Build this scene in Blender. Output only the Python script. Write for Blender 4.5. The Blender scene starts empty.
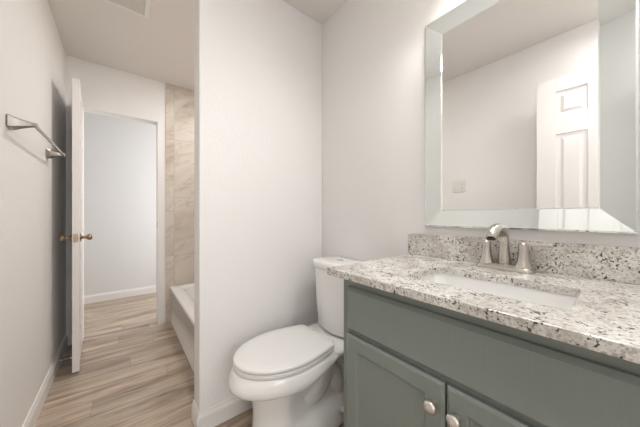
import bpy, bmesh, math, random
from mathutils import Vector, Matrix
random.seed(4)
S = bpy.context.scene
C = S.collection
PI = math.pi

# ------------------------------------------------------------------ camera
CAM_H = 1.0946
cam_d = bpy.data.cameras.new('camera')
cam = bpy.data.objects.new('camera', cam_d); C.objects.link(cam)
cam.location = (0, 0, CAM_H)
cam.rotation_euler = (PI/2, 0, -0.6718)
cam_d.sensor_width = 36.0
cam_d.lens = 248.66/640*36.0
cam_d.shift_y = 1.77/640
cam_d.clip_start = 0.02
S.camera = cam

# ------------------------------------------------------------------ world, exposure, area lights
w = bpy.data.worlds.new('world'); S.world = w; w.use_nodes = True
w.node_tree.nodes['Background'].inputs[0].default_value = (0.9, 0.95, 1.0, 1)
w.node_tree.nodes['Background'].inputs[1].default_value = 0.3
S.view_settings.view_transform = 'Standard'
S.view_settings.look = 'None'
S.view_settings.gamma = 1.0
S.view_settings.use_curve_mapping = False
S.view_settings.exposure = 0.13

def area(name, loc, rot, sx, sy, power, col):
    d = bpy.data.lights.new(name, 'AREA'); d.shape = 'RECTANGLE'; d.size = sx; d.size_y = sy
    d.energy = power; d.color = col
    o = bpy.data.objects.new(name, d); C.objects.link(o); o.location = loc; o.rotation_euler = rot
    return o
# added soft fill in the unseen room outside, shining in through the doorway
area('bedroom_fill', (0.2, -2.0, 1.45), (PI/2, 0, 0), 1.9, 1.7, 41.0, (1.0, 0.99, 0.975))
# daylight of the hall beyond the inner door
area('hall_daylight', (1.35, 3.66, 1.35), (PI/2, 0, PI/2), 1.0, 1.9, 20.0, (0.99, 0.995, 1.0))

# ------------------------------------------------------------------ room numbers (metres)
H = 2.44
XL, XR = -0.369, 1.103          # left wall, mirror wall
YD = 2.959                      # wall with the inner door
YP, YP2 = 1.361, 1.476          # partition at the foot of the tub
XP = 0.304                      # free edge of the partition
YB = -0.19                      # entry wall behind the camera
YH = 4.225                      # far wall of the hall

# ------------------------------------------------------------------ materials
def mat(name, col, rough=0.5, metal=0.0, **kw):
    m = bpy.data.materials.new(name); m.use_nodes = True
    b = m.node_tree.nodes['Principled BSDF']
    b.inputs['Base Color'].default_value = (*col, 1)
    b.inputs['Roughness'].default_value = rough
    b.inputs['Metallic'].default_value = metal
    for k, v in kw.items():
        b.inputs[k.replace('_', ' ')].default_value = v
    return m
def nd(m, t): return m.node_tree.nodes.new(t)
def ln(m, a, b): m.node_tree.links.new(a, b)
def bsdf(m): return m.node_tree.nodes['Principled BSDF']
def coords(m, scale=(1, 1, 1), rot=(0, 0, 0)):
    t = nd(m, 'ShaderNodeTexCoord'); mp = nd(m, 'ShaderNodeMapping')
    mp.inputs['Scale'].default_value = scale; mp.inputs['Rotation'].default_value = rot
    ln(m, t.outputs['Object'], mp.inputs['Vector'])
    return mp.outputs['Vector']
def noise(m, vec, scale, detail=3, rough=0.5, dist=0.0):
    n = nd(m, 'ShaderNodeTexNoise'); n.inputs['Scale'].default_value = scale
    n.inputs['Detail'].default_value = detail; n.inputs['Roughness'].default_value = rough
    n.inputs['Distortion'].default_value = dist
    ln(m, vec, n.inputs['Vector']); return n
def ramp(m, fac, stops):
    r = nd(m, 'ShaderNodeValToRGB'); e = r.color_ramp.elements
    while len(e) < len(stops): e.new(0.5)
    for k, (p, c) in enumerate(stops):
        e[k].position = p; e[k].color = (*c, 1) if len(c) == 3 else c
    ln(m, fac, r.inputs['Fac']); return r.outputs['Color']
def mix(m, fac, a, b, mode='MIX'):
    x = nd(m, 'ShaderNodeMix'); x.data_type = 'RGBA'; x.blend_type = mode
    for sock, v in ((x.inputs[0], fac), (x.inputs[6], a), (x.inputs[7], b)):
        if isinstance(v, (int, float)): sock.default_value = v
        elif isinstance(v, tuple): sock.default_value = (*v, 1)
        else: ln(m, v, sock)
    return x.outputs[2]
def bump(m, h, strength=0.2, dist=0.002):
    b = nd(m, 'ShaderNodeBump'); b.inputs['Strength'].default_value = strength
    b.inputs['Distance'].default_value = dist
    ln(m, h, b.inputs['Height']); ln(m, b.outputs['Normal'], bsdf(m).inputs['Normal'])

def textured_paint(name, col, rough=0.55):
    m = mat(name, col, rough)
    n = noise(m, coords(m), 85, 4, 0.6)
    bump(m, n.outputs['Fac'], 0.35, 0.003)
    return m
M_WALL = textured_paint('warm_white_wall_paint', (0.865, 0.848, 0.832))
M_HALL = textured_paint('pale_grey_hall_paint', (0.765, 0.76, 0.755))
M_CEIL = textured_paint('ceiling_paint', (0.82, 0.79, 0.76), 0.7)
M_TRIM = mat('white_trim_paint', (0.86, 0.845, 0.825), 0.35)
M_DOOR = mat('white_door_paint', (0.86, 0.835, 0.815), 0.35)
M_PORC = mat('white_porcelain', (0.92, 0.915, 0.90), 0.08, Coat_Weight=0.3)
M_SEAT = mat('white_seat_plastic', (0.88, 0.87, 0.855), 0.2)
M_TUB = mat('white_tub_enamel', (0.87, 0.855, 0.83), 0.1)
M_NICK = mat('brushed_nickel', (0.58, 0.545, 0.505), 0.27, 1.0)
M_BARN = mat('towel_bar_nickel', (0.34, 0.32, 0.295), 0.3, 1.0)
M_KNOB = mat('satin_nickel_knob', (0.78, 0.74, 0.69), 0.3, 1.0)
M_BRASS = mat('antique_brass', (0.36, 0.27, 0.19), 0.32, 1.0)
M_CHROME = mat('chrome', (0.8, 0.8, 0.8), 0.1, 1.0)
M_DARK = mat('dark_gap', (0.03, 0.03, 0.03), 0.6)
M_GRILL = mat('white_vent_plastic', (0.82, 0.79, 0.75), 0.45)
M_PLATE = mat('ivory_plate_plastic', (0.80, 0.77, 0.73), 0.35)
M_MIRROR = mat('mirror_glass', (0.93, 0.93, 0.92), 0.0, 1.0)
M_EDGE = mat('mirror_edge', (0.45, 0.46, 0.44), 0.25, 1.0)

def frame_mat():
    m = mat('silver_frame_glass', (0.84, 0.885, 0.88), 0.015, 0.86)
    return m
M_FRAME = frame_mat()

def green_mat():
    m = mat('sage_green_cabinet_paint', (0.235, 0.258, 0.232), 0.3)
    n = noise(m, coords(m, (2, 40, 2)), 6, 3)
    c = ramp(m, n.outputs['Fac'], [(0.3, (0.240, 0.274, 0.250)), (0.7, (0.253, 0.289, 0.263))])
    ln(m, c, bsdf(m).inputs['Base Color'])
    return m
M_GREEN = green_mat()

def granite_mat():
    m = mat('speckled_granite', (0.7, 0.66, 0.6), 0.2)
    v = coords(m)
    # cream and grey clouds
    n1 = noise(m, v, 9, 5, 0.6, 0.6)
    base = ramp(m, n1.outputs['Fac'], [(0.30, (0.47, 0.44, 0.40)), (0.46, (0.69, 0.665, 0.625)), (0.62, (0.84, 0.825, 0.79))])
    # grains
    vo = nd(m, 'ShaderNodeTexVoronoi'); vo.inputs['Scale'].default_value = 260
    ln(m, v, vo.inputs['Vector'])
    sep = nd(m, 'ShaderNodeSeparateColor'); ln(m, vo.outputs['Color'], sep.inputs['Color'])
    g = ramp(m, sep.outputs['Red'], [(0.0, (0.55, 0.52, 0.49)), (0.25, (0.82, 0.80, 0.77)), (0.7, (1, 1, 1))])
    base = mix(m, 0.8, base, g, 'MULTIPLY')
    # grey translucent flecks
    n2 = noise(m, v, 75, 3, 0.55, 0.4)
    f2 = ramp(m, n2.outputs['Fac'], [(0.57, (0, 0, 0)), (0.63, (1, 1, 1))])
    c2 = mix(m, f2, base, (0.42, 0.39, 0.36))
    # dark flecks
    n3 = noise(m, v, 135, 2.5, 0.55, 0.3)
    n4 = noise(m, v, 22, 3, 0.55)
    mth = nd(m, 'ShaderNodeMath'); mth.operation = 'MULTIPLY_ADD'
    ln(m, n4.outputs['Fac'], mth.inputs[0]); mth.inputs[1].default_value = 0.55
    ln(m, n3.outputs['Fac'], mth.inputs[2])
    f3 = ramp(m, mth.outputs[0], [(0.893, (0, 0, 0)), (0.925, (1, 1, 1))])
    c3 = mix(m, f3, c2, (0.075, 0.065, 0.06))
    ln(m, c3, bsdf(m).inputs['Base Color'])
    return m
M_GRAN = granite_mat()

def floor_mat():
    m = mat('wood_plank_floor', (0.5, 0.4, 0.3), 0.32)
    v = coords(m)
    br = nd(m, 'ShaderNodeTexBrick')
    br.offset = 0.0
    br.inputs['Scale'].default_value = 1.0
    br.inputs['Brick Width'].default_value = 1.22
    br.inputs['Row Height'].default_value = 0.152
    br.inputs['Mortar Size'].default_value = 0.0012
    br.inputs['Mortar Smooth'].default_value = 0.3
    br.inputs['Bias'].default_value = 0.0
    br.inputs['Color1'].default_value = (0, 0, 0, 1); br.inputs['Color2'].default_value = (1, 1, 1, 1)
    br.inputs['Mortar'].default_value = (0.5, 0.5, 0.5, 1)
    sx = nd(m, 'ShaderNodeSeparateXYZ'); ln(m, v, sx.inputs[0])
    def mth(op, a, b):
        q = nd(m, 'ShaderNodeMath'); q.operation = op
        for k, u in enumerate((a, b)):
            if u is None: continue
            if isinstance(u, (int, float)): q.inputs[k].default_value = u
            else: ln(m, u, q.inputs[k])
        return q.outputs[0]
    row = mth('FLOOR', mth('DIVIDE', sx.outputs[1], 0.152), None)
    wn = nd(m, 'ShaderNodeTexWhiteNoise'); wn.noise_dimensions = '1D'; ln(m, row, wn.inputs['W'])
    cbx = nd(m, 'ShaderNodeCombineXYZ')
    ln(m, mth('ADD', sx.outputs[0], mth('MULTIPLY', wn.outputs['Value'], 1.22)), cbx.inputs[0]); ln(m, sx.outputs[1], cbx.inputs[1])
    ln(m, cbx.outputs[0], br.inputs['Vector'])
    # per plank shift of the grain
    sh = nd(m, 'ShaderNodeVectorMath'); sh.operation = 'MULTIPLY_ADD'
    ln(m, br.outputs['Color'], sh.inputs[0]); sh.inputs[1].default_value = (7.3, 3.1, 5.7)
    ln(m, v, sh.inputs[2])
    mp = nd(m, 'ShaderNodeMapping'); mp.inputs['Scale'].default_value = (0.75, 7.5, 1)
    ln(m, sh.outputs[0], mp.inputs['Vector'])
    n1 = noise(m, mp.outputs[0], 2.2, 6, 0.62, 0.7)
    col = ramp(m, n1.outputs['Fac'], [(0.26, (0.21, 0.15, 0.105)), (0.40, (0.36, 0.278, 0.208)), (0.53, (0.53, 0.43, 0.335)), (0.74, (0.71, 0.61, 0.505))])
    tone = ramp(m, br.outputs['Color'], [(0.0, (0.84, 0.83, 0.83)), (0.5, (0.97, 0.955, 0.95)), (1.0, (1.08, 1.06, 1.05))])
    col = mix(m, 1.0, col, tone, 'MULTIPLY')
    mp2 = nd(m, 'ShaderNodeMapping'); mp2.inputs['Scale'].default_value = (3, 90, 1)
    ln(m, sh.outputs[0], mp2.inputs['Vector'])
    n2 = noise(m, mp2.outputs[0], 2.0, 4, 0.7)
    fine = ramp(m, n2.outputs['Fac'], [(0.32, (0.82, 0.80, 0.78)), (0.6, (1.05, 1.05, 1.05))])
    col = mix(m, 1.0, col, fine, 'MULTIPLY')
    col = mix(m, br.outputs['Fac'], col, (0.27, 0.21, 0.165))
    ln(m, col, bsdf(m).inputs['Base Color'])
    bump(m, n2.outputs['Fac'], 0.08, 0.001)
    return m
M_FLOOR = floor_mat()

def tile_mat(plane):
    # plane 'xz' for walls facing along y, 'yz' for walls facing along x
    m = mat('marble_look_tile_' + plane, (0.7, 0.62, 0.53), 0.5)
    v0 = coords(m)
    sp = nd(m, 'ShaderNodeSeparateXYZ'); ln(m, v0, sp.inputs[0])
    cb = nd(m, 'ShaderNodeCombineXYZ')
    ln(m, sp.outputs[0 if plane == 'xz' else 1], cb.inputs[0]); ln(m, sp.outputs[2], cb.inputs[1])
    ad = nd(m, 'ShaderNodeVectorMath'); ad.operation = 'ADD'; ad.inputs[1].default_value = (-0.42, -0.68, 0)
    ln(m, cb.outputs[0], ad.inputs[0])
    v = ad.outputs[0]
    br = nd(m, 'ShaderNodeTexBrick'); br.offset = 0.0
    br.inputs['Scale'].default_value = 1.0
    br.inputs['Brick Width'].default_value = 0.305; br.inputs['Row Height'].default_value = 0.60
    br.inputs['Mortar Size'].default_value = 0.002
    br.inputs['Color1'].default_value = (0, 0, 0, 1); br.inputs['Color2'].default_value = (1, 1, 1, 1)
    ln(m, v, br.inputs['Vector'])
    sh = nd(m, 'ShaderNodeVectorMath'); sh.operation = 'MULTIPLY_ADD'
    ln(m, br.outputs['Color'], sh.inputs[0]); sh.inputs[1].default_value = (3.3, 2.1, 1.7); ln(m, v, sh.inputs[2])
    ro = nd(m, 'ShaderNodeMapping'); ro.inputs['Rotation'].default_value = (0, 0, math.radians(-30))
    ln(m, sh.outputs[0], ro.inputs['Vector'])
    mp = nd(m, 'ShaderNodeMapping'); mp.inputs['Scale'].default_value = (1.0, 4.0, 1)
    ln(m, ro.outputs[0], mp.inputs['Vector'])
    n = noise(m, mp.outputs[0], 1.6, 4, 0.5, 0.6)
    col = ramp(m, n.outputs['Fac'], [(0.28, (0.50, 0.42, 0.345)), (0.42, (0.60, 0.525, 0.455)), (0.52, (0.66, 0.59, 0.52)), (0.64, (0.695, 0.63, 0.565)), (0.78, (0.62, 0.55, 0.475))])
    n2 = noise(m, mp.outputs[0], 2.3, 3, 0.5, 0.9)
    vein = ramp(m, n2.outputs['Fac'], [(0.465, (1, 1, 1)), (0.5, (0.70, 0.64, 0.58)), (0.52, (1, 1, 1))])
    col = mix(m, 0.5, col, vein, 'MULTIPLY')
    col = mix(m, br.outputs['Fac'], col, (0.50, 0.45, 0.40))
    ln(m, col, bsdf(m).inputs['Base Color'])
    return m
M_TILE_XZ = tile_mat('xz'); M_TILE_YZ = tile_mat('yz')

def emit_mat(name, col, strength):
    m = mat(name, (0.9, 0.9, 0.88), 0.4)
    bsdf(m).inputs['Emission Color'].default_value = (*col, 1)
    bsdf(m).inputs['Emission Strength'].default_value = strength
    return m
M_SHADE = emit_mat('lit_glass_shade', (1.0, 0.93, 0.84), 2.0)
M_LENS = emit_mat('lit_lamp_lens', (1.0, 0.95, 0.88), 1.5)

# ------------------------------------------------------------------ mesh helpers
def link(name, bm, m, parent=None, smooth=False, bevel=0.0, subsurf=0, loc=None, bseg=2):
    bmesh.ops.recalc_face_normals(bm, faces=bm.faces)
    me = bpy.data.meshes.new(name); bm.to_mesh(me); bm.free()
    me.materials.append(m)
    o = bpy.data.objects.new(name, me); C.objects.link(o)
    if parent is not None: o.parent = parent
    if loc is not None: o.location = loc
    if smooth:
        for p in me.polygons: p.use_smooth = True
    if bevel:
        b = o.modifiers.new('bevel', 'BEVEL'); b.width = bevel; b.segments = bseg; b.limit_method = 'ANGLE'; b.angle_limit = math.radians(40)
    if subsurf:
        s = o.modifiers.new('sub', 'SUBSURF'); s.levels = subsurf; s.render_levels = subsurf
    return o
def box(bm, x0, x1, y0, y1, z0, z1):
    vs = [bm.verts.new((x, y, z)) for z in (z0, z1) for y in (y0, y1) for x in (x0, x1)]
    for f in ((0, 1, 3, 2), (4, 6, 7, 5), (0, 4, 5, 1), (2, 3, 7, 6), (0, 2, 6, 4), (1, 5, 7, 3)):
        bm.faces.new([vs[i] for i in f])
def boxes(*bs):
    bm = bmesh.new()
    for b in bs: box(bm, *b)
    return bm
def loft(rings, cap0=True, cap1=True, bm=None):
    bm = bm or bmesh.new()
    R = [[bm.verts.new(p) for p in r] for r in rings]
    n = len(R[0])
    for a, b in zip(R, R[1:]):
        for i in range(n):
            bm.faces.new((a[i], a[(i+1) % n], b[(i+1) % n], b[i]))
    if cap0: bm.faces.new(list(reversed(R[0])))
    if cap1: bm.faces.new(R[-1])
    return bm
def tube(path, radii, n=16, bm=None, squash=1.0, side=Vector((0, 1, 0))):
    pts = [Vector(p) for p in path]; rings = []
    for i, p in enumerate(pts):
        d = (pts[min(i+1, len(pts)-1)] - pts[max(i-1, 0)]).normalized()
        s = side if abs(d.dot(side)) < 0.95 else Vector((1, 0, 0))
        u = (s - d*s.dot(d)).normalized(); v = d.cross(u)
        r = radii[i] if hasattr(radii, '__len__') else radii
        rings.append([p + u*r*math.cos(2*PI*k/n) + v*r*squash*math.sin(2*PI*k/n) for k in range(n)])
    return loft(rings, bm=bm)
def lathe(profile, axis='Z', n=28, bm=None, org=(0, 0, 0)):
    o = Vector(org); rings = []
    for r, h in profile:
        ring = []
        for k in range(n):
            a = 2*PI*k/n; c, s = r*math.cos(a), r*math.sin(a)
            p = {'Z': (c, s, h), 'X': (h, c, s), 'Y': (c, h, s)}[axis]
            ring.append(o + Vector(p))
        rings.append(ring)
    return loft(rings, bm=bm)
def rrect(cx, cy, hx, hy, r, z, k=6):
    pts = []
    for sx, sy, a0 in ((1, 1, 0), (-1, 1, PI/2), (-1, -1, PI), (1, -1, 1.5*PI)):
        for i in range(k+1):
            a = a0 + PI/2*i/k
            pts.append((cx + sx*(hx-r) + r*math.cos(a), cy + sy*(hy-r) + r*math.sin(a), z))
    return pts
def tag(o, label, cat, group=None, kind=None):
    o['label'] = label; o['category'] = cat
    if group: o['group'] = group
    if kind: o['kind'] = kind
    return o
def thing(name, label, cat, loc=(0, 0, 0), rz=0, group=None, kind=None):
    o = bpy.data.objects.new(name, None); C.objects.link(o)
    o.location = loc; o.rotation_euler = (0, 0, rz); o.empty_display_size = 0.1
    return tag(o, label, cat, group, kind)
def struct(name, bm, m, label, cat, **kw):
    return tag(link(name, bm, m, **kw), label, cat, kind='structure')

# ------------------------------------------------------------------ room shell
struct('floor', boxes((-1.4, 1.7, -2.4, YH+0.1, -0.08, 0)), M_FLOOR, 'wood-look plank floor in mixed beige and brown', 'floor')
struct('ceiling', boxes((-1.4, 1.7, -2.4, YH+0.1, H, H+0.08)), M_CEIL, 'beige painted ceiling above the whole bathroom', 'ceiling')
struct('wall_left', boxes((XL-0.1, XL, YB, YD, 0, H)), M_WALL, 'warm white wall carrying the towel bar', 'wall')
struct('wall_right', boxes((XR, XR+0.1, YB, YD, 0, H)), M_WALL, 'warm white wall behind the mirror, vanity and toilet', 'wall')
struct('wall_middle', boxes((XP, XR, YP, YP2, 0, H)), M_WALL, 'short white partition wall between toilet and bathtub', 'wall', bevel=0.006)
# wall of the inner door: opening from X=-0.275 to 0.292, 2.04 high
DX0, DX1, DH = -0.286, 0.292, 2.042
YD2 = YD + 0.115
struct('wall_back', boxes((-1.3, DX0, YD, YD2, 0, H), (DX1, 1.6, YD, YD2, 0, H), (DX0, DX1, YD, YD2, DH, H)), M_WALL, 'white wall around the inner doorway', 'wall')
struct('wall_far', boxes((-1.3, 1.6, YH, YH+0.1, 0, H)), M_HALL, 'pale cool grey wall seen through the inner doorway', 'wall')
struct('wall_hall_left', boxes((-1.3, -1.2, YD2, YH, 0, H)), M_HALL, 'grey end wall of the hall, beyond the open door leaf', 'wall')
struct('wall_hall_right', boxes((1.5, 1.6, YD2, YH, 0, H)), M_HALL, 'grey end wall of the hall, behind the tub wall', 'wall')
EX0, EX1 = -0.192, 0.43
struct('wall_entry', boxes((XL-0.1, EX0, YB-0.115, YB, 0, H), (EX1, XR+0.1, YB-0.115, YB, 0, H), (EX0, EX1, YB-0.115, YB, 2.04, H)), M_WALL, 'white wall around the entry doorway behind the viewer', 'wall')
struct('wall_bedroom_left', boxes((-1.4, -1.3, -2.4, YB-0.115, 0, H)), M_WALL, 'white side wall of the room outside the entry, nearest the towel bar side', 'wall')
struct('wall_bedroom_right', boxes((1.6, 1.7, -2.4, YB-0.115, 0, H)), M_WALL, 'white side wall of the room outside the entry, on the vanity side', 'wall')
struct('wall_bedroom_back', boxes((-1.3, 1.6, -2.4, -2.3, 0, H)), M_WALL, 'white end wall of the room outside the entry', 'wall')

# tile surround of the tub (three tiled faces, 9 mm proud)
struct('wall_tub_end', boxes((0.345, XR-0.009, YD-0.009, YD, 0, H)), M_TILE_XZ, 'beige marble-look tiled wall at the end of the bathtub', 'tiled wall')
struct('wall_tub_side', boxes((XR-0.009, XR, YP2+0.009, YD, 0, H)), M_TILE_YZ, 'marble-look tiled wall along the long side of the bathtub', 'tiled wall')
struct('wall_tub_head', boxes((0.345, XR, YP2, YP2+0.009, 0, H)), M_TILE_XZ, 'marble-look tiled back of the partition, facing the bathtub', 'tiled wall')

def baseboard(name, p0, p1, nrm, label):
    """profiled board running p0 -> p1 along a wall, nrm points into the room"""
    p0, p1, n = Vector((*p0, 0)), Vector((*p1, 0)), Vector((*nrm, 0))
    prof = [(0, 0), (0.013, 0), (0.013, 0.074), (0.010, 0.084), (0.007, 0.090), (0.006, 0.100), (0, 0.100)]
    bm = loft([[p + n*a + Vector((0, 0, b)) for a, b in prof] for p in (p0, p1)])
    return struct(name, bm, M_TRIM, label, 'baseboard')
baseboard('baseboard_left', (XL, YB), (XL, YD-0.014), (1, 0), 'white baseboard along the towel bar wall')
baseboard('baseboard_far', (-1.2, YH), (1.5, YH), (0, -1), 'white baseboard of the grey wall past the doorway')
baseboard('baseboard_right', (XR, 0.67), (XR, YP-0.014), (-1, 0), 'white baseboard on the wall behind the toilet')
# partition baseboard wraps the front and the free end
def partition_board():
    prof = [(0, 0), (0.013, 0), (0.013, 0.074), (0.010, 0.084), (0.007, 0.090), (0.006, 0.100), (0, 0.100)]
    rings = []
    for base, dirn in (((XR, YP), (0, -1)), ((XP, YP), (-1, -1)), ((XP, YP2), (-1, 0))):
        rings.append([(base[0]+dirn[0]*a, base[1]+dirn[1]*a, b) for a, b in prof])
    return loft(rings)
struct('baseboard_middle', partition_board(), M_TRIM, 'white baseboard wrapping the short partition wall by the toilet', 'baseboard')
struct('baseboard_back', boxes((XL+0.013, DX0-0.02, YD-0.013, YD, 0, 0.1)), M_TRIM, 'short white baseboard behind the open door leaf', 'baseboard')
# jamb lining with a slim casing on the tub side
jb = boxes((DX1-0.016, DX1, YD-0.004, YD2+0.004, 0, DH-0.016), (DX0, DX0+0.016, YD-0.004, YD2+0.004, 0, DH-0.016), (DX0, DX1, YD-0.004, YD2+0.004, DH-0.016, DH))
jamb = struct('trim_1', jb, M_TRIM, 'white jamb lining the inner doorway', 'door jamb', bevel=0.002)
link('strike_plate', boxes((DX1-0.0175, DX1-0.0155, YD+0.006, YD+0.034, 0.97, 1.03)), M_BRASS, jamb)
ej = boxes((EX1-0.012, EX1, YB-0.12, YB+0.004, 0, 2.028), (EX0, EX0+0.012, YB-0.12, YB+0.004, 0, 2.028), (EX0, EX1, YB-0.12, YB+0.004, 2.028, 2.04))
struct('trim_2', ej, M_TRIM, 'white jamb lining the entry doorway behind the viewer', 'door jamb')

# ------------------------------------------------------------------ doors (six raised panels)
def door_bm(wd, ht, th):
    """leaf in local coords: hinge edge at x=0, width along +x, thickness along y (0..th)"""
    st = 0.168*wd; mid = 0.175*wd
    bm = bmesh.new()
    r = 0.008
    cols = [(st, (wd-mid)/2), ((wd+mid)/2, wd-st)]
    rows = [(0.22, 0.80), (0.94, ht-0.395), (ht-0.268, ht-0.097)]
    box(bm, 0, st, 0, th, 0, ht); box(bm, wd-st, wd, 0, th, 0, ht)
    box(bm, (wd-mid)/2, (wd+mid)/2, 0, th, 0, ht)
    zs = [0] + [z for rr in rows for z in rr] + [ht]
    for a, b in zip(zs[0::2], zs[1::2]):
        for c in cols: box(bm, c[0], c[1], 0, th, a, b)
    for c in cols:
        for a, b in rows:
            box(bm, c[0], c[1], r, th-r, a, b)
            for y0, y1 in ((0.0, r), (th-r, th)):
                pass
            # raised field on both faces: a bevelled pad
            m = 0.022
            for face, yo, yi in ((0, 0.002, r), (1, th-0.002, th-r)):
                o = [(c[0]+m, yi, a+m), (c[1]-m, yi, a+m), (c[1]-m, yi, b-m), (c[0]+m, yi, b-m)]
                k = 0.018
                i = [(c[0]+m+k, yo, a+m+k), (c[1]-m-k, yo, a+m+k), (c[1]-m-k, yo, b-m-k), (c[0]+m+k, yo, b-m-k)]
                loft([o, i], bm=bm)
    return bm
def knob_bm(side, sz=1.0):
    s = side
    return lathe([(0.0, 0), (0.029, 0), (0.029, 0.003*s), (0.024, 0.007*s), (0.011, 0.011*s), (0.009, 0.030*s), (0.013, 0.036*s), (0.0205, 0.042*s), (0.023, 0.051*s), (0.020, 0.060*s), (0.011, 0.066*s), (0.0, 0.067*s)], 'Y', 24)

# inner door, open at about ninety degrees beside the left wall
d1 = thing('door', 'white inner door leaf standing open beside the towel bar wall', 'door', (-0.303, YD-0.007, 0.012), math.radians(-86.6))
d1.name = 'door_1'; d1['kind'] = 'structure'
WD = 0.562
# local +x runs from the hinge towards the viewer; local +y points towards +X of the room
link('door_leaf', door_bm(WD, 2.028, 0.037), M_DOOR, d1, bevel=0.0015, loc=(0, -0.0, 0))
kz = 0.925
for side, y in ((1, 0.037), (-1, 0.0)):
    link('door_knob', knob_bm(side), M_BRASS, d1, smooth=True, loc=(WD-0.06, y, kz))
lp = link('latch_plate', boxes((WD-0.001, WD+0.0015, 0.006, 0.031, kz-0.029, kz+0.029)), M_BRASS, d1, bevel=0.001)
link('latch_bolt', boxes((WD+0.0015, WD+0.009, 0.013, 0.024, kz-0.009, kz+0.009)), M_BRASS, lp, bevel=0.002)
for z in (0.2, 1.0, 1.82):
    link('hinge', lathe([(0, 0), (0.006, 0), (0.006, 0.09), (0, 0.09)], 'Z', 12), M_BRASS, d1, smooth=False, loc=(0.002, -0.005, z-0.045))

# entry door, open, seen only in the mirror
d2 = thing('door_2', 'white six-panel entry door reflected in the mirror', 'door', (-0.19, YB+0.006, 0.012), math.radians(90), kind='structure')
link('door_leaf', door_bm(0.622, 2.04, 0.035), M_DOOR, d2, bevel=0.0015)
for side, y in ((1, 0.035), (-1, 0.0)):
    link('door_knob', knob_bm(side), M_BRASS, d2, smooth=True, loc=(0.562, y, 0.92))

# ------------------------------------------------------------------ bathtub
TX0, TX1, TY0, TY1, TZ = 0.380, XR-0.011, YP2+0.011, YD-0.011, 0.372
def tub():
    cx, cy = (TX0+TX1)/2, (TY0+TY1)/2; hx, hy = (TX1-TX0)/2, (TY1-TY0)/2
    bm = bmesh.new()
    k = 6
    rings = [rrect(cx, cy, hx-0.004, hy, 0.012, 0.0, k), rrect(cx, cy, hx-0.004, hy, 0.012, 0.02, k),
             rrect(cx, cy, hx-0.010, hy, 0.012, 0.03, k), rrect(cx, cy, hx-0.010, hy, 0.012, TZ-0.045, k),
             rrect(cx, cy, hx, hy, 0.014, TZ-0.036, k), rrect(cx, cy, hx, hy, 0.014, TZ-0.008, k),
             rrect(cx, cy, hx-0.006, hy-0.004, 0.014, TZ, k),
             rrect(cx+0.01, cy, hx-0.080, hy-0.085, 0.13, TZ, k), rrect(cx+0.01, cy, hx-0.092, hy-0.10, 0.13, TZ-0.015, k),
             rrect(cx+0.01, cy, hx-0.125, hy-0.17, 0.12, 0.10, k), rrect(cx+0.01, cy, hx-0.17, hy-0.23, 0.10, 0.06, k)]
    loft(rings, bm=bm)
    return bm
t = thing('bathtub', 'white alcove bathtub with a low apron behind the partition', 'bathtub')
link('tub_shell', tub(), M_TUB, t, smooth=True)
link('drain', lathe([(0, 0.0), (0.03, 0.0), (0.03, 0.004), (0, 0.005)], 'Z', 20), M_CHROME, t, loc=((TX0+TX1)/2, TY1-0.36, 0.061))

# ------------------------------------------------------------------ toilet (local x = distance out of the wall, y = sideways)
TYC = 1.068
toi = thing('toilet', 'white two-piece toilet with elongated bowl between partition and green vanity', 'toilet', (XR-0.002, TYC, 0), PI)
def egg(xb, xm, xf, hw, z, n=40, p=3.2, zf=None):
    pts = []
    for i in range(n):
        a = 2*PI*i/n
        c, s = math.cos(a), math.sin(a)
        if c >= 0:
            x = xm + (xf-xm)*c; y = hw*s
        else:
            x = xm - (xm-xb)*abs(c)**(2/p); y = hw*math.copysign(abs(s)**(2/p*1.15), s)
        zz = z if zf is None else zf(x)
        pts.append((x, y, zz))
    return pts
def sm(a, b, x):
    t = max(0, min(1, (x-a)/(b-a))); return t*t*(3-2*t)
def bowl():
    dz = lambda full: (lambda x: 0.412 - full*(0.25 + 0.75*sm(0.26, 0.46, x)))
    rings = [egg(0.21, 0.45, 0.700, 0.165, 0.414),
             egg(0.19, 0.45, 0.715, 0.178, 0.414),
             egg(0.18, 0.45, 0.730, 0.184, 0, zf=dz(0.008)),
             egg(0.175, 0.45, 0.747, 0.192, 0, zf=dz(0.042)),
             egg(0.175, 0.45, 0.745, 0.190, 0, zf=dz(0.068)),
             egg(0.18, 0.45, 0.728, 0.175, 0, zf=dz(0.086)),
             egg(0.18, 0.46, 0.688, 0.142, 0, zf=dz(0.095)),
             egg(0.19, 0.47, 0.650, 0.118, 0, zf=dz(0.108))]
    def waist(xb, xm, xf, hw, z, pinch):
        out = []
        for x, y, zz in egg(xb, xm, xf, hw, z):
            k = 1 - pinch*(sm(0.16, 0.24, x)*(1-sm(0.39, 0.45, x)))
            out.append((x, y*k, zz))
        return out
    rings += [waist(0.18, 0.50, 0.640, 0.112, 0.285, 0.35), waist(0.16, 0.50, 0.635, 0.108, 0.24, 0.55),
              waist(0.14, 0.50, 0.632, 0.108, 0.17, 0.5), waist(0.11, 0.48, 0.635, 0.124, 0.11, 0.05),
              waist(0.09, 0.48, 0.640, 0.140, 0.07, 0.0), waist(0.08, 0.46, 0.645, 0.148, 0.015, 0.0),
              waist(0.08, 0.46, 0.645, 0.148, 0.0, 0.0)]
    return loft(rings)
bw = link('bowl', bowl(), M_PORC, toi, smooth=True, subsurf=1)
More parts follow.
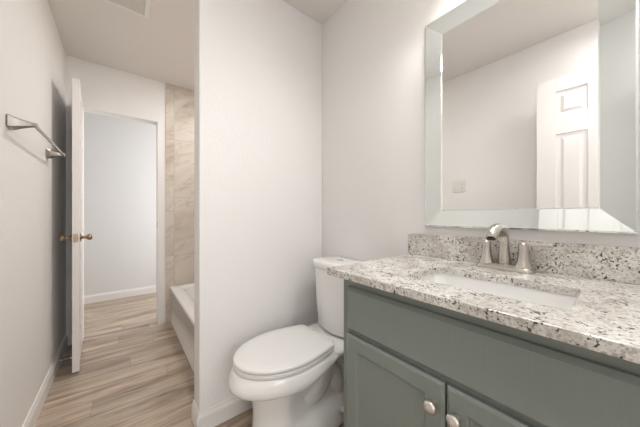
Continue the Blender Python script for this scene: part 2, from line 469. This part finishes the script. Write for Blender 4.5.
# visible trapway bulges on both sides
for s in (1, -1):
    link('trapway', tube([(0.43, 0.022*s, 0.20), (0.37, 0.030*s, 0.16), (0.31, 0.032*s, 0.18), (0.27, 0.032*s, 0.24), (0.235, 0.030*s, 0.28), (0.20, 0.028*s, 0.26), (0.175, 0.028*s, 0.19), (0.165, 0.028*s, 0.09)], [0.040, 0.050, 0.056, 0.060, 0.060, 0.058, 0.058, 0.058], 16), M_PORC, bw, smooth=True, subsurf=1)
    link('bolt_cap', lathe([(0, 0), (0.017, 0), (0.016, 0.008), (0.010, 0.016), (0, 0.019)], 'Z', 16), M_SEAT, bw, smooth=True, loc=(0.20, 0.128*s, 0.078))
# deck under the tank
def deck():
    k = 5
    return loft([rrect(0.15, 0, 0.115, 0.105, 0.05, 0.33, k), rrect(0.15, 0, 0.13, 0.150, 0.05, 0.372, k), rrect(0.155, 0, 0.14, 0.175, 0.05, 0.40, k), rrect(0.155, 0, 0.14, 0.176, 0.05, 0.418, k), rrect(0.155, 0, 0.13, 0.168, 0.05, 0.424, k)])
link('tank_deck', deck(), M_PORC, bw, smooth=True, subsurf=1)
def lid_outline(z, g=0.0):
    pts = []
    n = 48
    xb, xm, xf, hw, hb = 0.262+g, 0.47, 0.722-g, 0.182-g, 0.142-g
    for i in range(n):                        # front curve then straight tapering sides and a flat back
        a = -PI/2 + PI*i/(n-1)
        pts.append((xm + (xf-xm)*math.cos(a), hw*math.sin(a), z))
    for u in (0.2, 0.4, 0.6, 0.8, 0.93):
        pts.append((xm + (xb-xm)*u, hw + (hb-hw)*u**1.6, z))
    pts.append((xb+0.004, hb-0.006, z)); pts.append((xb, hb-0.016, z))
    pts.append((xb, -(hb-0.016), z)); pts.append((xb+0.004, -(hb-0.006), z))
    for u in (0.93, 0.8, 0.6, 0.4, 0.2):
        pts.append((xm + (xb-xm)*u, -(hw + (hb-hw)*u**1.6), z))
    return pts
seat = link('seat', loft([lid_outline(0.418, 0.006), lid_outline(0.420, 0.002), lid_outline(0.432, 0.001), lid_outline(0.435, 0.006)]), M_SEAT, toi, smooth=False)
lid = link('lid', loft([lid_outline(0.4385, 0.007), lid_outline(0.4405, 0.002), lid_outline(0.449, 0.0), lid_outline(0.454, 0.003), lid_outline(0.4565, 0.010), lid_outline(0.459, 0.05)]), M_SEAT, toi, smooth=True)
for o in (seat, lid):
    o.modifiers.new('es', 'EDGE_SPLIT').split_angle = math.radians(50)
for s in (1, -1):
    link('seat_hinge', boxes((0.238, 0.272, s*0.085-0.016, s*0.085+0.016, 0.424, 0.446)), M_SEAT, toi, bevel=0.005)
def tank_ring(z, xb, xf, hw, bow=0.018, r=0.045, n=7):
    """rounded tank outline: flat back, bowed front"""
    pts = []
    for i in range(n):                       # back edge, left to right
        y = -hw + 0.012 + (2*hw-0.024)*i/(n-1); pts.append((xb, y, z))
    for i in range(1, 4): pts.append((xb+0.012 + (xf-r-xb-0.012)*i/4, hw, z))
    for i in range(5):
        a = PI/2 - PI/2*i/4
        pts.append((xf-r + r*math.cos(a), hw-r + r*math.sin(a), z))
    for i in range(1, 6):
        y = (hw-r)*(1 - 2*i/6); pts.append((xf + bow*(1-(y/(hw-r))**2), y, z))
    for i in range(5):
        a = -PI/2*i/4
        pts.append((xf-r + r*math.cos(a), -(hw-r) + r*math.sin(a), z))
    for i in range(3, 0, -1): pts.append((xb+0.012 + (xf-r-xb-0.012)*i/4, -hw, z))
    return pts
def tank():
    return loft([tank_ring(0.425, 0.045, 0.145, 0.105), tank_ring(0.428, 0.03, 0.165, 0.128), tank_ring(0.445, 0.022, 0.178, 0.140),
                 tank_ring(0.60, 0.018, 0.188, 0.146), tank_ring(0.786, 0.016, 0.194, 0.152)])
link('tank', tank(), M_PORC, toi, smooth=True).modifiers.new('es', 'EDGE_SPLIT').split_angle = math.radians(50)
tl = link('tank_lid', loft([tank_ring(0.786, 0.012, 0.198, 0.155), tank_ring(0.789, 0.008, 0.203, 0.160), tank_ring(0.820, 0.008, 0.204, 0.161), tank_ring(0.827, 0.010, 0.200, 0.158), tank_ring(0.831, 0.018, 0.190, 0.148), tank_ring(0.832, 0.05, 0.15, 0.115)]), M_PORC, toi, smooth=True)
link('flush_button', lathe([(0, 0), (0.024, 0), (0.024, 0.004), (0.020, 0.006), (0, 0.006)], 'Z', 24), M_CHROME, tl, loc=(0.105, 0, 0.831))

# ------------------------------------------------------------------ vanity
VY0, VY1 = -0.095, 0.664
VXF = 0.640                      # face frame plane
van = thing('vanity_cabinet', 'sage green vanity cabinet under the granite top', 'cabinet', ((VXF+XR)/2, (VY0+VY1)/2, 0))
ox, oy = -(VXF+XR)/2, -(VY0+VY1)/2
def vbox(*bs):
    return boxes(*[(a+ox, b+ox, c+oy, d+oy, e, f) for a, b, c, d, e, f in bs])
ZC = 0.883
link('carcass', vbox((VXF+0.018, XR-0.002, VY1-0.016, VY1, 0.0, ZC), (VXF+0.018, XR-0.002, VY0, VY0+0.016, 0.0, ZC),
                     (VXF+0.018, XR-0.002, VY0+0.016, VY1-0.016, 0.10, 0.116), (XR-0.012, XR-0.002, VY0+0.016, VY1-0.016, 0.116, ZC),
                     (VXF+0.06, VXF+0.075, VY0+0.016, VY1-0.016, 0.0, 0.10)), M_GREEN, van)
link('face_frame', vbox((VXF, VXF+0.018, VY1-0.04, VY1, 0.10, ZC), (VXF, VXF+0.018, VY0, VY0+0.04, 0.10, ZC), (VXF, VXF+0.018, VY0+0.04, VY1-0.04, 0.83, ZC),
                        (VXF, VXF+0.018, VY0+0.04, VY1-0.04, 0.66, 0.71), (VXF, VXF+0.018, VY0+0.04, VY1-0.04, 0.10, 0.14)), M_GREEN, van)
def panel_front(y0, y1, z0, z1, x, th=0.018, ch=0.011):
    """slab with a wide chamfer around its front face (front towards -x)"""
    f = x - th
    a = [(x, y0, z0), (x, y1, z0), (x, y1, z1), (x, y0, z1)]
    b = [(f+0.009, y0, z0), (f+0.009, y1, z0), (f+0.009, y1, z1), (f+0.009, y0, z1)]
    c = [(f, y0+ch, z0+ch), (f, y1-ch, z0+ch), (f, y1-ch, z1-ch), (f, y0+ch, z1-ch)]
    return loft([[(p[0]+ox, p[1]+oy, p[2]) for p in r] for r in (a, b, c)])
DY0, DY1 = VY0+0.028, VY1-0.030
link('drawer_front', panel_front(DY0, DY1, 0.690, 0.842, VXF-0.0005), M_GREEN, van, bevel=0.001)
def shaker(y0, y1, z0, z1, x, th=0.018, ch=0.008, fr=0.046):
    f = x - th
    def rect(g, xx): return [(xx+ox, y0+g+oy, z0+g), (xx+ox, y1-g+oy, z0+g), (xx+ox, y1-g+oy, z1-g), (xx+ox, y0+g+oy, z1-g)]
    return loft([rect(0, x), rect(0, f+0.005), rect(ch, f), rect(fr, f), rect(fr+0.004, f+0.003), rect(fr+0.006, f+0.008), rect(fr+0.013, f+0.0095)])
ymid = 0.2875
def cab_knob():
    return lathe([(0.0, 0), (0.008, 0), (0.0075, -0.003), (0.006, -0.010), (0.008, -0.015), (0.0145, -0.018), (0.0165, -0.022), (0.0150, -0.027), (0.009, -0.0305), (0, -0.0315)], 'X', 24)
for a, b, ky in ((ymid+0.0025, DY1, 0.314), (DY0, ymid-0.0025, 0.2585)):
    dr = link('cabinet_door', shaker(a, b, 0.12, 0.677, VXF-0.0005), M_GREEN, van, bevel=0.001)
    kb = link('knob', cab_knob(), M_KNOB, dr, smooth=True, loc=(VXF-0.0185+ox, ky+oy, 0.617))
    kb['label'] = 'satin nickel knob'

# granite top with a rounded cut-out
CX0, CX1, CY0, CY1, CZ0, CZ1 = 0.5703, XR-0.001, -0.110, 0.678, 0.884, 0.908
SKX, SKY, SHX, SHY, SKR = 0.800, 0.262, 0.116, 0.183, 0.035
def counter():
    inner = rrect(SKX, SKY, SHX, SHY, SKR, 0, 6)
    outer = []
    corners = []
    for x, y, z in inner:
        dx, dy = x-SKX, y-SKY
        tt = []
        if dx > 1e-9: tt.append((CX1-SKX)/dx)
        if dx < -1e-9: tt.append((CX0-SKX)/dx)
        if dy > 1e-9: tt.append((CY1-SKY)/dy)
        if dy < -1e-9: tt.append((CY0-SKY)/dy)
        q = min(tt); outer.append([SKX+dx*q, SKY+dy*q])
    for cx, cy in ((CX0, CY0), (CX0, CY1), (CX1, CY0), (CX1, CY1)):   # snap the nearest ray to each corner
        i = min(range(len(outer)), key=lambda k: (outer[k][0]-cx)**2 + (outer[k][1]-cy)**2)
        outer[i] = [cx, cy]
    bm = bmesh.new(); n = len(inner)
    IT = [bm.verts.new((p[0], p[1], CZ1)) for p in inner]; IB = [bm.verts.new((p[0], p[1], CZ0)) for p in inner]
    OT = [bm.verts.new((p[0], p[1], CZ1)) for p in outer]; OB = [bm.verts.new((p[0], p[1], CZ0)) for p in outer]
    for i in range(n):
        j = (i+1) % n
        bm.faces.new((IT[i], IT[j], OT[j], OT[i])); bm.faces.new((IB[i], OB[i], OB[j], IB[j]))
        bm.faces.new((OT[i], OT[j], OB[j], OB[i])); bm.faces.new((IT[i], IB[i], IB[j], IT[j]))
    return bm
tag(link('countertop', counter(), M_GRAN, bevel=0.0025), 'cream and grey speckled granite vanity top with a sink cut-out', 'countertop')
tag(link('backsplash', boxes((XR-0.021, XR-0.001, CY0, CY1, CZ1+0.0003, CZ1+0.099)), M_GRAN, bevel=0.0015), 'upright speckled granite strip along the wall below the mirror', 'backsplash')

# undermount sink
def basin():
    g = 0.006
    R = [rrect(SKX, SKY, SHX+0.020, SHY+0.024, SKR+0.02, CZ0-0.0005, 6), rrect(SKX, SKY, SHX+g, SHY+g, SKR+g, CZ0-0.0005, 6), rrect(SKX, SKY, SHX+g-0.004, SHY+g-0.004, SKR+g, CZ0-0.02, 6),
         rrect(SKX, SKY, SHX-0.012, SHY-0.014, SKR+0.01, CZ0-0.09, 6), rrect(SKX, SKY, SHX-0.035, SHY-0.04, SKR+0.01, CZ0-0.118, 6), rrect(SKX, SKY, 0.03, 0.03, 0.029, CZ0-0.124, 6)]
    bm = loft(R, cap0=False)
    O = [rrect(SKX, SKY, SHX+0.020, SHY+0.024, SKR+0.02, CZ0-0.0005, 6), rrect(SKX, SKY, SHX+0.020, SHY+0.024, SKR+0.02, CZ0-0.012, 6), rrect(SKX, SKY, SHX+0.012, SHY+0.012, SKR+0.02, CZ0-0.02, 6), rrect(SKX, SKY, SHX, SHY, SKR+0.01, CZ0-0.10, 6), rrect(SKX, SKY, SHX-0.03, SHY-0.03, SKR+0.01, CZ0-0.134, 6)]
    loft(O, cap0=False, bm=bm)
    bmesh.ops.remove_doubles(bm, verts=bm.verts, dist=0.00005)
    return bm
sk = thing('sink', 'white rectangular undermount sink set into the granite top', 'sink', (0, 0, 0))
link('basin', basin(), M_PORC, sk, smooth=True).modifiers.new('es', 'EDGE_SPLIT').split_angle = math.radians(60)
link('drain', lathe([(0, 0), (0.022, 0), (0.022, 0.003), (0.016, 0.004), (0.012, 0.007), (0, 0.008)], 'Z', 20), M_NICK, sk, loc=(SKX, SKY, CZ0-0.1238))

# faucet (local origin on the counter at the middle of its base; -x towards the bowl)
fa = thing('faucet', 'brushed nickel two-handle faucet with a gooseneck spout behind the sink', 'faucet', (1.036, 0.277, CZ1+0.0005))
link('base_plate', loft([rrect(0, 0, 0.029, 0.084, 0.022, 0, 6), rrect(0, 0, 0.029, 0.084, 0.022, 0.004, 6), rrect(0, 0, 0.026, 0.080, 0.022, 0.012, 6), rrect(0, 0, 0.022, 0.072, 0.02, 0.018, 6)]), M_NICK, fa, smooth=True).modifiers.new('es', 'EDGE_SPLIT').split_angle = math.radians(45)
sp = []; sr = []
for z, r in ((0.012, 0.0225), (0.03, 0.0195), (0.06, 0.0165), (0.09, 0.015)):
    sp.append((0.004 - 0.05*z, 0, z)); sr.append(r)
for i in range(1, 11):
    a = PI*0.82*i/10
    sp.append((-0.002-0.064 + 0.064*math.cos(a), 0, 0.100 + 0.045*math.sin(a))); sr.append(0.0148 + 0.0022*i/10)
sp.append((sp[-1][0]-0.010, 0, sp[-1][2]-0.012)); sr.append(0.0176)
spout = link('spout', tube(sp, sr, 20), M_NICK, fa, smooth=True, subsurf=1)
link('aerator', lathe([(0, 0), (0.0125, 0), (0.0125, 0.006), (0, 0.006)], 'Z', 18), M_DARK, spout, loc=(sp[-1][0]-0.0005, 0, sp[-1][2]-0.004))
for s in (1, -1):
    hb = link('handle', lathe([(0, 0.010), (0.0265, 0.010), (0.0248, 0.018), (0.0185, 0.034), (0.0150, 0.054), (0.0140, 0.074), (0.0145, 0.088), (0.013, 0.095), (0, 0.097)], 'Z', 24), M_NICK, fa, smooth=True, loc=(0, s*0.053, 0))
    def lv(y, hx, z, hz): return [(-hx, s*y, z-hz), (hx, s*y, z-hz), (hx, s*y, z+hz), (-hx, s*y, z+hz)]
    link('lever', loft([lv(-0.010, 0.011, 0.089, 0.009), lv(0.014, 0.0115, 0.091, 0.0075), (lv(0.035, 0.0105, 0.092, 0.0056)), lv(0.062, 0.0095, 0.0925, 0.0050), lv(0.074, 0.0085, 0.0935, 0.0048)]), M_NICK, hb, bevel=0.003)
link('lift_rod', lathe([(0, 0.01), (0.0028, 0.01), (0.0028, 0.055), (0.005, 0.058), (0.006, 0.063), (0.004, 0.068), (0, 0.069)], 'Z', 14), M_NICK, fa, smooth=True, loc=(0.0235, 0, 0))

# ------------------------------------------------------------------ mirror
MX = XR-0.026                    # proud outer edge of the frame
MY0, MY1, MZ0, MZ1, MW = -0.010, 0.590, 1.045, 1.957, 0.073
mi = thing('wall_mirror', 'rectangular wall mirror with a wide silvery glass frame above the sink', 'mirror', (XR, (MY0+MY1)/2, (MZ0+MZ1)/2))
def rel(p): return (p[0]-XR, p[1]-(MY0+MY1)/2, p[2]-(MZ0+MZ1)/2)
XI = MX+0.0135                    # recessed inner plane
link('backing', boxes((MX+0.0180-XR, -0.001, MY0-(MY0+MY1)/2, MY1-(MY0+MY1)/2, MZ0-(MZ0+MZ1)/2, MZ1-(MZ0+MZ1)/2)), M_EDGE, mi)
link('mirror_pane', boxes((XI+0.0005-XR, XI+0.0025-XR, MY0+MW-0.004-(MY0+MY1)/2, MY1-MW+0.004-(MY0+MY1)/2, MZ0+MW-0.004-(MZ0+MZ1)/2, MZ1-MW+0.004-(MZ0+MZ1)/2)), M_MIRROR, mi)
outer = [(MY0, MZ0), (MY1, MZ0), (MY1, MZ1), (MY0, MZ1)]
inner = [(MY0+MW, MZ0+MW), (MY1-MW, MZ0+MW), (MY1-MW, MZ1-MW), (MY0+MW, MZ1-MW)]
for i in range(4):
    j = (i+1) % 4
    o0, o1, i0, i1 = outer[i], outer[j], inner[i], inner[j]
    def lerp(a, b, t): return (a[0]+(b[0]-a[0])*t, a[1]+(b[1]-a[1])*t)
    bk = MX+0.0178
    e0, e1 = lerp(o0, i0, 0.07), lerp(o1, i1, 0.07)
    q0, q1 = lerp(o0, i0, 0.95), lerp(o1, i1, 0.95)
    prof0 = [rel((bk, *o0)), rel((MX+0.003, *o0)), rel((MX, *e0)), rel((XI-0.0020, *q0)), rel((XI, *i0)), rel((bk, *i0))]
    prof1 = [rel((bk, *o1)), rel((MX+0.003, *o1)), rel((MX, *e1)), rel((XI-0.0020, *q1)), rel((XI, *i1)), rel((bk, *i1))]
    link('frame_strip', loft([prof0, prof1]), M_FRAME, mi)

# vanity light above the mirror (just out of the picture)
vl = thing('vanity_light', 'three-shade nickel vanity light above the mirror', 'wall lamp', (XR, 0.29, 2.20))
link('wall_plate', boxes((-0.022, -0.001, -0.26, 0.26, -0.05, 0.05)), M_NICK, vl, bevel=0.004)
for y in (-0.19, 0.0, 0.19):
    arm = link('lamp_arm', tube([(-0.02, y, 0), (-0.08, y, 0.0), (-0.115, y, -0.008), (-0.12, y, -0.03)], 0.009, 12), M_NICK, vl, smooth=True)
    bm = bmesh.new()
    prof = [(0.022, -0.03), (0.034, -0.05), (0.046, -0.09), (0.056, -0.14)]
    rings = [[(-0.12 + r*math.cos(2*PI*k/24), y + r*math.sin(2*PI*k/24), z) for k in range(24)] for r, z in prof]
    link('lamp_shade', loft(rings, cap0=True, cap1=False, bm=bm), M_SHADE, arm, smooth=True)
    d = bpy.data.lights.new('vanity_bulb', 'AREA'); d.shape = 'DISK'; d.size = 0.10; d.energy = 2.0; d.color = (1.0, 0.985, 0.97)
    o = bpy.data.objects.new('vanity_bulb', d); C.objects.link(o); o.parent = vl; o.location = (-0.13, y, -0.145)
    o.rotation_euler = (0, math.radians(38), 0)          # opens downwards and into the room

# recessed lamp over the tub (hidden from here by the partition)
rl = thing('shower_light', 'round flat ceiling lamp over the bathtub', 'ceiling lamp', (0.74, 2.12, H))
link('lamp_trim', lathe([(0.150, -0.0005), (0.180, -0.0005), (0.178, -0.008), (0.156, -0.014), (0.150, -0.014)], 'Z', 32), M_TRIM, rl, smooth=True)
link('lamp_lens', lathe([(0, -0.001), (0.1495, -0.001), (0.1495, -0.010), (0, -0.012)], 'Z', 32), M_LENS, rl)
d = bpy.data.lights.new('recessed_lamp', 'AREA'); d.shape = 'DISK'; d.size = 0.30; d.energy = 11.5; d.color = (1.0, 0.99, 0.975)
o = bpy.data.objects.new('recessed_lamp', d); C.objects.link(o); o.parent = rl; o.location = (0, 0, -0.018)

# added fill lamp with a glowing dome, unseen on the ceiling by the entry
cl = thing('ceiling_fill', 'added round fill lamp on the ceiling just inside the entry doorway', 'ceiling lamp', (0.05, -0.03, H))
link('fill_base', lathe([(0, -0.0005), (0.125, -0.0005), (0.125, -0.012), (0, -0.013)], 'Z', 32), M_TRIM, cl, smooth=False)
link('fill_dome', lathe([(0.12, -0.0125), (0.118, -0.03), (0.10, -0.045), (0.06, -0.055), (0, -0.06)], 'Z', 32), M_SHADE, cl, smooth=True)
d = bpy.data.lights.new('ceiling_fill_area', 'AREA'); d.shape = 'DISK'; d.size = 0.22; d.energy = 4.2; d.color = (1.0, 0.99, 0.985)
o = bpy.data.objects.new('ceiling_fill_area', d); C.objects.link(o); o.parent = cl; o.location = (0, 0, -0.065)

# ------------------------------------------------------------------ towel bar
tb = thing('towel_bar', 'brushed nickel towel bar with flared end brackets on the left wall', 'towel bar', (XL, 1.94, 1.482))
def brk(y):
    R = []
    for x, hy, hz, dz in ((0.0005, 0.032, 0.026, -0.002), (0.006, 0.032, 0.026, -0.002), (0.018, 0.024, 0.0225, -0.003), (0.034, 0.0165, 0.0175, -0.002), (0.05, 0.0115, 0.0135, -0.001), (0.066, 0.0095, 0.0095, 0.0), (0.083, 0.0095, 0.0085, 0.0)):
        R.append([(x, y-hy, -hz+dz), (x, y+hy, -hz+dz), (x, y+hy, hz+dz), (x, y-hy, hz+dz)])
    return loft(R)
for y in (-0.335, 0.335):
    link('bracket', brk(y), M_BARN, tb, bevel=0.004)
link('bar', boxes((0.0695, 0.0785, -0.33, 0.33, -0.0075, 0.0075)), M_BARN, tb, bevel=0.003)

# ------------------------------------------------------------------ door stop on the left baseboard
ds = thing('door_stop', 'slim white-tipped spring door stop on the left baseboard behind the door', 'door stop', (XL+0.0135, 2.575, 0.046))
hel = []
for i in range(97):
    a = 2*PI*i/8; hel.append((0.006 + 0.052*i/96, 0.0055*math.cos(a), 0.0055*math.sin(a)))
link('stop_base', lathe([(0, 0.0003), (0.011, 0.0003), (0.010, 0.006), (0, 0.007)], 'X', 18), M_CHROME, ds, smooth=True)
link('spring', tube(hel, 0.0016, 6), M_CHROME, ds, smooth=True)
link('rubber_tip', lathe([(0, 0.056), (0.0075, 0.056), (0.0085, 0.066), (0.007, 0.070), (0, 0.071)], 'X', 18), M_TRIM, ds, smooth=True)

# ------------------------------------------------------------------ switch plate (reflected in the mirror)
sw = thing('switch_plate', 'ivory double wall plate with switch and outlet reflected in the mirror', 'switch plate', (XL, 1.045, 1.375))
link('plate', boxes((0.0003, 0.006, -0.058, 0.058, -0.058, 0.058)), M_PLATE, sw, bevel=0.003)
link('rocker', boxes((0.0062, 0.010, 0.010, 0.044, -0.033, 0.033)), M_PLATE, sw, bevel=0.002)
ou = link('outlet', boxes((0.0062, 0.009, -0.044, -0.010, -0.033, 0.033)), M_PLATE, sw, bevel=0.002)
for z in (-0.018, 0.018):
    for y in (-0.033, -0.021):
        link('outlet_slot', boxes((0.0088, 0.0094, y-0.0012, y+0.0012, z-0.005, z+0.005)), M_DARK, ou)

# ------------------------------------------------------------------ exhaust fan grille
VX0, VX1, VYa, VYb = -0.165, 0.140, 1.745, 2.05
ef = thing('exhaust_fan', 'square white exhaust fan grille on the ceiling', 'exhaust fan', ((VX0+VX1)/2, (VYa+VYb)/2, H))
hw = 0.1525
fr = bmesh.new()
def sq(h, z): return [(-h, -h, z), (h, -h, z), (h, h, z), (-h, h, z)]
loft([sq(hw-0.02, -0.0005), sq(hw, -0.0005), sq(hw, -0.006), sq(hw-0.006, -0.014), sq(hw-0.026, -0.016), sq(hw-0.028, -0.008)], cap0=False, cap1=False, bm=fr)
link('fan_frame', fr, M_TRIM, ef)
link('duct_plate', boxes((-hw+0.029, hw-0.029, -hw+0.029, hw-0.029, -0.004, -0.001)), M_GRILL, ef)
gl = bmesh.new()
for i in range(19):
    x = -hw+0.034 + i*(2*hw-0.068)/18
    box(gl, x-0.0052, x+0.0052, -hw+0.03, hw-0.03, -0.0135, -0.006)
link('grille', gl, M_GRILL, ef)
